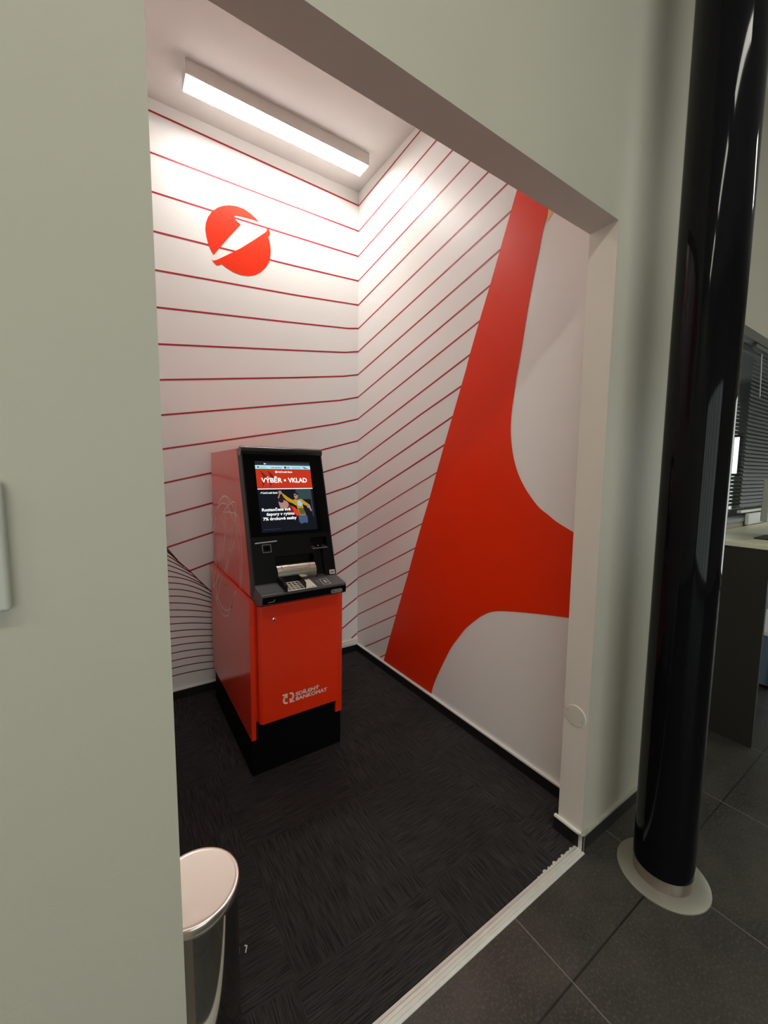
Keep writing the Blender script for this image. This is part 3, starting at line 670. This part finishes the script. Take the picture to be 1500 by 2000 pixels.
# card slot with silver rod and outlined mouth
b = MB(); b.rod(fp(.019, .4815, .007), fp(.127, .4775, .007), .0042, 12); b.rod(fp(.024, .481, -.001), fp(.024, .481, .007), .003); b.rod(fp(.122, .478, -.001), fp(.122, .478, .007), .003)
cs = b.build('card_slot', M['silver_dark'], atm, smooth=True)
b = MB()
pts = [(.054, .490), (.096, .490), (.096, .527), (.056, .527)]
for k in range(4):
    p, q = pts[k], pts[(k + 1) % 4]; b.strip([fp(*p, .0012), fp(*q, .0012)], .0026, tuple(NF))
b.build('slot_outline', M['silver_dark'], cs)
b = MB(); b.prism([fp(.064, .500, .0004), fp(.088, .500, .0004), (fp(.088, .516, .0004)), fp(.064, .516, .0004)], tuple(NF * .003)); b.build('slot_mouth', M['atm_gloss'], cs)
# code reader shelf
b = MB(); b.prism([fp(.304, .512, -.030), fp(.398, .514, -.030), fp(.394, .530, .008), fp(.310, .530, .008)], tuple(DN * .004))
rd = b.build('code_reader', M['silver_dark'], atm, bevel=.0015)
b = MB(); b.prism([fp(.330, .5105, -.024), fp(.366, .5105, -.024), fp(.366, .526, .006), fp(.331, .526, .006)], tuple(DN * .0008)); b.build('reader_window', M['atm_gloss'], rd)
b = MB(); b.prism([fp(.345, .514, -.016), fp(.352, .514, -.016), fp(.352, .519, -.006), fp(.345, .519, -.006)], tuple(DN * -.0008)); b.build('reader_symbol', M['white_trim'], rd)
b = MB(); b.prism([fp(.309, .478, .001), fp(.320, .474, .010), fp(.386, .474, .010), fp(.394, .478, .001), fp(.394, .468, .001), fp(.309, .468, .001)], tuple(NF * -.004)); b.build('reader_hood', M['atm_black'], rd, bevel=.001)
# shutter roller in the money slot
b = MB()
c0 = fp(.112, .636, -.030); c1 = fp(.312, .636, -.030)
b.rod(c0, c1, .0490, 64)
cy = b.build('shutter', M['silver'], atm, smooth=True)
def ring_pt(u, ang, r): return c0 + UX * (u - .112) + (NF * math.sin(ang) - DN * math.cos(ang)) * r
b = MB()
path = [(.137, .35)] + [(.137, .35 + .1 * k) for k in range(1, 10)] + [(.142, 1.30), (.272, 1.30), (.278, 1.24)] + [(.278, 1.24 - .1 * k) for k in range(1, 9)]
for k in range(len(path) - 1):
    (u0, a0), (u1, a1) = path[k], path[k + 1]
    p, q = ring_pt(u0, a0, .0492), ring_pt(u1, a1, .0492)
    b.rod(p, q, .0009, 6)
b.build('note_flap_seam', M['key_line'], cy)
b = MB()
for u0, u1, v0, v1 in ((.111, .313, .676, .684),): b.prism([fp(u0, v0, -.03), fp(u1, v0, -.03), fp(u1, v1, -.03), fp(u0, v1, -.03)], tuple(NF * .02))
b.build('slot_sill', M['silver_dark'], atm, bevel=.001)
# small maker's badge
b = MB(); b.prism([fp(.390, .651, .0005), fp(.420, .652, .0005), fp(.420, .673, .0005), fp(.390, .672, .0005)], tuple(NF * .001))
bd = b.build('badge', M['white_trim'], atm, bevel=.0005)
b = MB(); text_faces(b, 'DN', fp(.3935, .668, .0018), UX, -DN, .023, .012, 0, .05); b.build('badge_lettering', M['atm_black'], bd)

# shelf
b = MB()
prof = [(1.955, .992), (1.870, .969), (1.866, .966), (1.776, .951), (1.767, .947), (1.764, .941), (1.766, .905), (1.772, .899), (1.86, .880), (1.955, .880)]
b.prism([(XU - .001, y, z) for y, z in prof], (XV - XU + .004, 0, 0))
sh = b.build('shelf', M['atm_grey'], atm, bevel=.0025)
def sz(y): return .951 + (y - 1.776) * (.966 - .951) / .090
b = MB(); b.prism([(XU + .003, 1.7628, .939), (XV, 1.7628, .939), (XV, 1.7648, .906), (XU + .003, 1.7648, .906)], (0, -.0012, 0)); b.build('shelf_edge', M['atm_gloss'], sh, bevel=.0004)
b = MB(); b.prism([(XU + .008, 1.782, sz(1.782) + .0004), (XU + .112, 1.782, sz(1.782) + .0004), (XU + .104, 1.862, sz(1.862) + .0004), (XU + .010, 1.862, sz(1.862) + .0004)], (0, 0, .0007))
b.build('shelf_mat', mat('shelf_tray_grey', (0.11, 0.115, 0.115), 0.3), sh)
# keypad with guard
b = MB(); b.prism([(.655, 1.768, .9500), (.800, 1.768, .9500), (.800, 1.862, .9664), (.655, 1.862, .9664)], (0, 0, .0016))
kp = b.build('keypad', M['label_cream'], atm, bevel=.0004)
key_me = None
for r in range(4):
    for c_ in range(4):
        x0 = .6605 + c_ * .0195; y0 = 1.773 + r * .0205
        k = MB(); k.prism([(x0, y0, sz(y0) + .0012), (x0 + .0158, y0, sz(y0) + .0012), (x0 + .0158, y0 + .0150, sz(y0 + .015) + .0012), (x0, y0 + .0150, sz(y0 + .015) + .0012)], (0, 0, .0030))
        k.build('key', M['silver'], kp, bevel=.0008)
b = MB()
for c_ in range(3):
    for r in range(4):
        x0 = .6665 + c_ * .0195; y0 = 1.777 + r * .0205
        t_ = [['*', '0', '#'], ['7', '8', '9'], ['4', '5', '6'], ['1', '2', '3']][r][c_]
        text_faces(b, t_, (x0, y0, sz(y0) + .0046), (1, 0, 0), (0, .986, .164), .0038, .006, 0, .04)
b.build('key_print', M['key_line'], kp)
b = MB()
for q in range(4):
    y0 = 1.774 + q * .021
    b.prism([(.752, y0, sz(y0) + .0017), (.793, y0, sz(y0) + .0017), (.793, y0 + .003, sz(y0) + .0022), (.752, y0 + .003, sz(y0) + .0022)], (0, 0, .0003), 1 if q in (1, 2) else 0)
b.prism([(.779, 1.7735, .953), (.786, 1.7735, .953), (.786, 1.779, .954), (.779, 1.779, .954)], (0, 0, .0006), 0)
b.build('key_guide', [M['key_line'], M['yellow']], kp)
b = MB()
b.prism([(.640, 1.770, .948), (.640, 1.868, .964), (.640, 1.868, .998), (.640, 1.800, .990), (.640, 1.772, .978)], (.014, 0, 0))
b.prism([(.7405, 1.770, .948), (.7405, 1.868, .964), (.7405, 1.868, .998), (.7405, 1.800, .990), (.7405, 1.772, .980)], (.005, 0, 0))
b.prism([(.640, 1.862, .963), (.7455, 1.862, .963), (.7455, 1.862, .998), (.640, 1.862, .998)], (0, .006, 0))
b.build('keypad_guard', M['atm_black'], atm, bevel=.0015)
# contactless field
b = MB()
pts = [(.838, 1.778), (.876, 1.778), (.884, 1.848), (.850, 1.848)]
pts = [(.842, 1.782), (.880, 1.782), (.884, 1.846), (.848, 1.846)]
for k in range(4):
    (x0, y0), (x1, y1) = pts[k], pts[(k + 1) % 4]
    b.strip([(x0, y0, sz(y0) + .0012), (x1, y1, sz(y1) + .0012)], .0022, (0, -.164, .986))
b.strip([(.857, 1.806, sz(1.806) + .0012), (.872, 1.806, sz(1.806) + .0012)], .008, (0, -.164, .986))
b.strip([(.859, 1.822, sz(1.822) + .0012), (.870, 1.822, sz(1.822) + .0012)], .010, (0, -.164, .986))
b.build('contactless_mark', M['white_trim'], sh)
b = MB(); b.strip([(.824, 1.786, sz(1.786) + .0012), (.828, 1.836, sz(1.836) + .0012)], .009, (0, -.164, .986)); b.build('indicator_light', M['silver_dark'], sh)
# headphone plate and badge on the shelf edge
b = MB()
pts = [(.880 + .010 * math.cos(t), .917 + .010 * math.sin(t)) for t in [math.pi / 2 + k * math.pi / 8 for k in range(9)]] + [(.923 + .010 * math.cos(t), .917 + .010 * math.sin(t)) for t in [-math.pi / 2 + k * math.pi / 8 for k in range(9)]]
b.prism([(x, 1.7612, z) for x, z in pts], (0, -.0015, 0)); hp = b.build('headphone_plate', M['silver_dark'], atm)
b = MB(); b.lathe([(.0032, 0), (.0032, .001)], (.882, 1.7592, .917), (0, 1, 0), 16); b.build('socket', M['skirt_black'], hp)
b = MB(); b.prism([(.558, 1.7612, .913), (.586, 1.7612, .915), (.590, 1.7612, .926), (.586, 1.7612, .926), (.583, 1.7612, .918), (.558, 1.7612, .916)], (0, -.0012, 0)); b.build('edge_badge', M['silver_dark'], atm)

# service door
b = MB()
dx0, dx1, dz0, dz1, dy = XU + .006, XV + .002, .287, .872, 1.846
b.prism([(dx0 + .012, dy, dz0), (dx1 - .004, dy, dz0), (dx1 + .002, dy + .010, dz0), (dx1 + .002, 1.890, dz0), (dx0, 1.890, dz0), (dx0, dy + .012, dz0)], (0, 0, dz1 - dz0))
dr = b.build('service_door', M['atm_red'], atm, bevel=.003)
b = MB(); b.lathe([(.009, 0), (.009, .003), (.0075, .004)], (.611, dy - .001, .802), (0, -1, 0), 20)
lk = b.build('lock', M['silver'], dr, smooth=True)
b = MB(); b.box((.6095, dy - .0058, .7975), (.6125, dy - .0048, .8065)); b.build('keyhole', M['skirt_black'], lk)
b = MB(); fy = dy - .0008
text_faces(b, 'SDÍLENÝ', (.714, fy, .3850), (1, 0, 0), (0, 0, 1), .130, .0185, 0, .038)
text_faces(b, 'BANKOMAT', (.715, fy, .3600), (1, 0, 0), (0, 0, 1), .173, .0195, 0, .036)
b.build('lettering', M['logo_white'], dr)
# two arrows chasing each other
b = MB()
def arc(cx, cz, r0, r1, a0, a1, n=10):
    o_ = [(cx + r1 * math.cos(a0 + (a1 - a0) * k / n), cz + r1 * math.sin(a0 + (a1 - a0) * k / n)) for k in range(n + 1)]
    i_ = [(cx + r0 * math.cos(a0 + (a1 - a0) * k / n), cz + r0 * math.sin(a0 + (a1 - a0) * k / n)) for k in range(n, -1, -1)]
    return o_ + i_
R_ = math.radians
arr = [[(.646, .404), (.646, .411), (.672, .411), (.672, .388), (.6655, .388), (.6655, .3965), (.660, .389), (.6565, .380), (.658, .372), (.664, .367), (.672, .3655), (.672, .358), (.662, .358), (.653, .363), (.648, .373), (.648, .385), (.653, .396), (.660, .404)]]
arr.append([(2 * .677 - x, 2 * .3845 - z) for x, z in arr[0]])
for a_ in arr: b.prism([(x, fy, z) for x, z in a_], (0, -.0004, 0))
b.build('arrows_mark', M['logo_white'], dr)

# ------------------------------------------------------------------ waste bin behind the wall edge
bx, by, br, bh = .119, .992, .104, .500
t = thing('waste_bin', 'round chrome waste bin with flat lid half hidden behind the grey wall', 'waste bin', (bx, by, .003))
b = MB(); b.lathe([(br - .006, .018), (br - .004, .024), (br - .004, bh - .030), (br - .007, bh - .028)], (bx, by, 0), seg=96); b.build('body', M['chrome'], t, smooth=True)
b = MB(); b.lathe([(br - .003, .003), (br - .001, .010), (br - .003, .020)], (bx, by, 0), seg=96); b.build('base_ring', M['skirt_black'], t, smooth=True)
b = MB(); b.lathe([(br - .002, bh - .026), (br, bh - .024), (br, bh - .003), (br - .001, bh - .001), (br - .003, bh), (br - .008, bh - .0012), (br - .012, bh - .0016), (.001, bh - .0016)], (bx, by, 0), seg=96); b.build('lid', M['lid'], t, smooth=True, angle=50)
b = MB(); b.prism([(.277, 1.170, .0035), (.280, 1.169, .0035), (.289, 1.186, .0035), (.286, 1.188, .0035)], (0, 0, .0015)); b.prism([(.284, 1.186, .0035), (.289, 1.186, .0035), (.283, 1.192, .0035), (.280, 1.190, .0035)], (0, 0, .0015))  # tiny white mark on the carpet
tag(b.build('white_mark', M['paper']), 'tiny white mark on the charcoal carpet beside the waste bin', 'paper scrap')

# ------------------------------------------------------------------ column
cx, cy_, cr = 1.6655, .566, .0967
t = thing('column', 'tall round glossy black column standing on a metal floor ring', 'column', (cx, cy_, 0))
b = MB(); b.lathe([(cr, .052), (cr, HC)], (cx, cy_, 0), seg=128); b.build('shaft', M['column'], t, smooth=True)
b = MB(); b.lathe([(cr - .002, .003), (cr - .002, .0525)], (cx, cy_, 0), seg=96); cl = b.build('collar', M['collar'], t, smooth=True)
b = MB()
for a_ in (R_(-118), R_(-141)):
    px, py = cx + (cr - .0018) * math.cos(a_), cy_ + (cr - .0018) * math.sin(a_); b.rod((px, py, .003), (px, py, .052), .0007, 6)
b.build('seam', M['silver_dark'], cl)
b = MB(); b.lathe([(cr - .004, .0), (.149, .0), (.1485, .0035), (.146, .0050), (cr - .004, .0055)], (cx, cy_, .0), seg=128, cap=False); b.build('floor_ring', M['ring'], t, smooth=True)

# ------------------------------------------------------------------ oval-looking cover plate on the jamb
t = thing('cover_plate', 'small round cream cover plate screwed low on the opening side face', 'cover plate', (J, .845, .538))
b = MB(); b.lathe([(.0435, 0), (.0435, .0025), (.0415, .0045), (.038, .0048), (.0005, .0048)], (J, .845, .538), (-1, 0, 0), 64); b.build('disc', M['plate'], t, smooth=True)
for dyy, dzz in ((.031, .013), (-.031, -.013)):
    b = MB(); b.lathe([(.0026, .0040), (.0026, .0056), (.0015, .0062)], (J, .845 + dyy, .538 + dzz), (-1, 0, 0), 16); b.build('screw', M['alu'], t, smooth=True)

# ------------------------------------------------------------------ box on the left wall
t = thing('wall_unit', 'pale grey plastic wall box at the left frame edge on grey wall', 'wall box', (-.20, FR, 1.39))
b = MB(); b.box((-.27, FR - .022, 1.296), (-.131, FR, 1.484)); b.build('casing', M['unit'], t, bevel=.006, segs=3)
b = MB(); b.box((-.262, FR - .026, 1.303), (-.152, FR - .0215, 1.477)); b.build('cover', M['unit'], t, bevel=.002)

# ------------------------------------------------------------------ counter and things seen beside the column
t = thing('counter', 'cream topped reception counter with dark end panel, right of the black column', 'counter', (3.9, .8, 0))
b = MB(); b.box((2.868, .596, 1.113), (6.2, .975, 1.141)); b.build('countertop', [M['counter_top']], t, bevel=.004)
for x0 in (2.876, 6.16):
    b = MB(); b.box((x0, .610, 0), (x0 + .025, .960, 1.112)); b.build('end_panel', M['counter_dark'], t, bevel=.001)
b = MB(); b.box((2.902, .935, 0), (6.159, .955, 1.112)); b.build('back_panel', M['blue_grey'], t)
t = thing('low_cabinet', 'low dark blue cabinet with white top under the counter', 'cabinet', (4.1, .83, 0))
b = MB(); b.box((3.80, .745, .02), (4.5, .93, .385)); b.build('body', M['blue_grey'], t)
b = MB(); b.box((3.78, .735, .386), (4.52, .934, .412)); b.build('top_board', M['white_board'], t, bevel=.002)
b = MB(); b.box((3.78, .735, .0), (4.52, .7445, .20)); b.build('kick_panel', M['pale_blue'], t)
t = thing('monitor', 'grey monitor seen from behind standing on the cream counter', 'monitor', (2.95, .66, 1.141))
b = MB(); b.box((3.02, .668, 1.250), (3.40, .70, 1.485)); b.build('shell', M['monitor'], t, bevel=.006)
b = MB(); b.box((3.17, .674, 1.145), (3.23, .690, 1.26)); b.box((3.09, .640, 1.141), (3.31, .735, 1.149)); b.build('stand', M['skirt_black'], t, bevel=.001)
# blind in front of the pane
BX0, BX1, BY = 3.83, 6.75, PY + .006
t = thing('venetian_blind', 'grey venetian blind hanging inside the glazed partition behind the counter', 'blind', (5.2, BY, 2.44))
b = MB(); b.box((BX0, BY - .012, 2.415), (BX1, BY + .012, 2.443)); b.build('head_rail', M['frame_grey'], t)
b = MB(); z = 2.40; ta = math.radians(62)
while z > GZ0 + .09:
    hw = .0125; b.face([(BX0, BY - hw * math.cos(ta), z - hw * math.sin(ta)), (BX1, BY - hw * math.cos(ta), z - hw * math.sin(ta)), (BX1, BY, z + .001), (BX0, BY, z + .001)])
    b.face([(BX0, BY, z + .001), (BX1, BY, z + .001), (BX1, BY + hw * math.cos(ta), z + hw * math.sin(ta)), (BX0, BY + hw * math.cos(ta), z + hw * math.sin(ta))]); z -= .0285
b.build('slats', M['slat'], t)
b = MB(); b.box((BX0, BY - .012, GZ0 + .064), (BX1, BY + .012, GZ0 + .082)); b.build('bottom_rail', M['white_board'], t)
b = MB(); b.rod((3.92, BY - .022, 2.38), (3.965, BY - .022, 2.08), .003, 8); b.build('wand', M['white_board'], t)
b = MB(); b.box((GX0 + .60, PY - .035, GZ0 - .025), (GX1, PY - .0125, GZ0 + .058)); tag(b.build('cable_trunking', M['white_board'], bevel=.003), 'pale cable trunking running along under the grey blind', 'trunking')
# drawer cabinet in the office
t = thing('drawer_cabinet', 'pale grey green drawer cabinet behind the partition glass', 'cabinet', (7.7, 2.5, 0))
b = MB(); b.box((7.42, 1.9, 0), (7.98, 3.3, 1.47)); b.build('body', M['cab_grey'], t)
for k in range(8):
    b = MB(); b.box((7.40, 1.91, .03 + k * .18), (7.42, 3.29, .195 + k * .18)); b.build('drawer', M['cab_grey'], t, bevel=.002)

# ------------------------------------------------------------------ hall and office lights
rows = [(0.25, 'straight before the alcove opening'), (-1.45, 'left of the alcove opening'), (3.6, 'over the counter'), (-3.1, 'unseen one added by the left hall wall')]  # leftmost fixture is added only to brighten the hall
for x, w_ in rows:
    ceiling_light('slim white ceiling light of the hall, ' + w_, x, x + 1.15, -1.04, -.86, HC - .05, HC, M['lamp_hall'], 'ceiling lights of the hall')
ceiling_light('white ceiling light of the office behind the partition', 4.6, 5.8, 2.6, 2.78, 2.85, 2.9, M['lamp_office'])
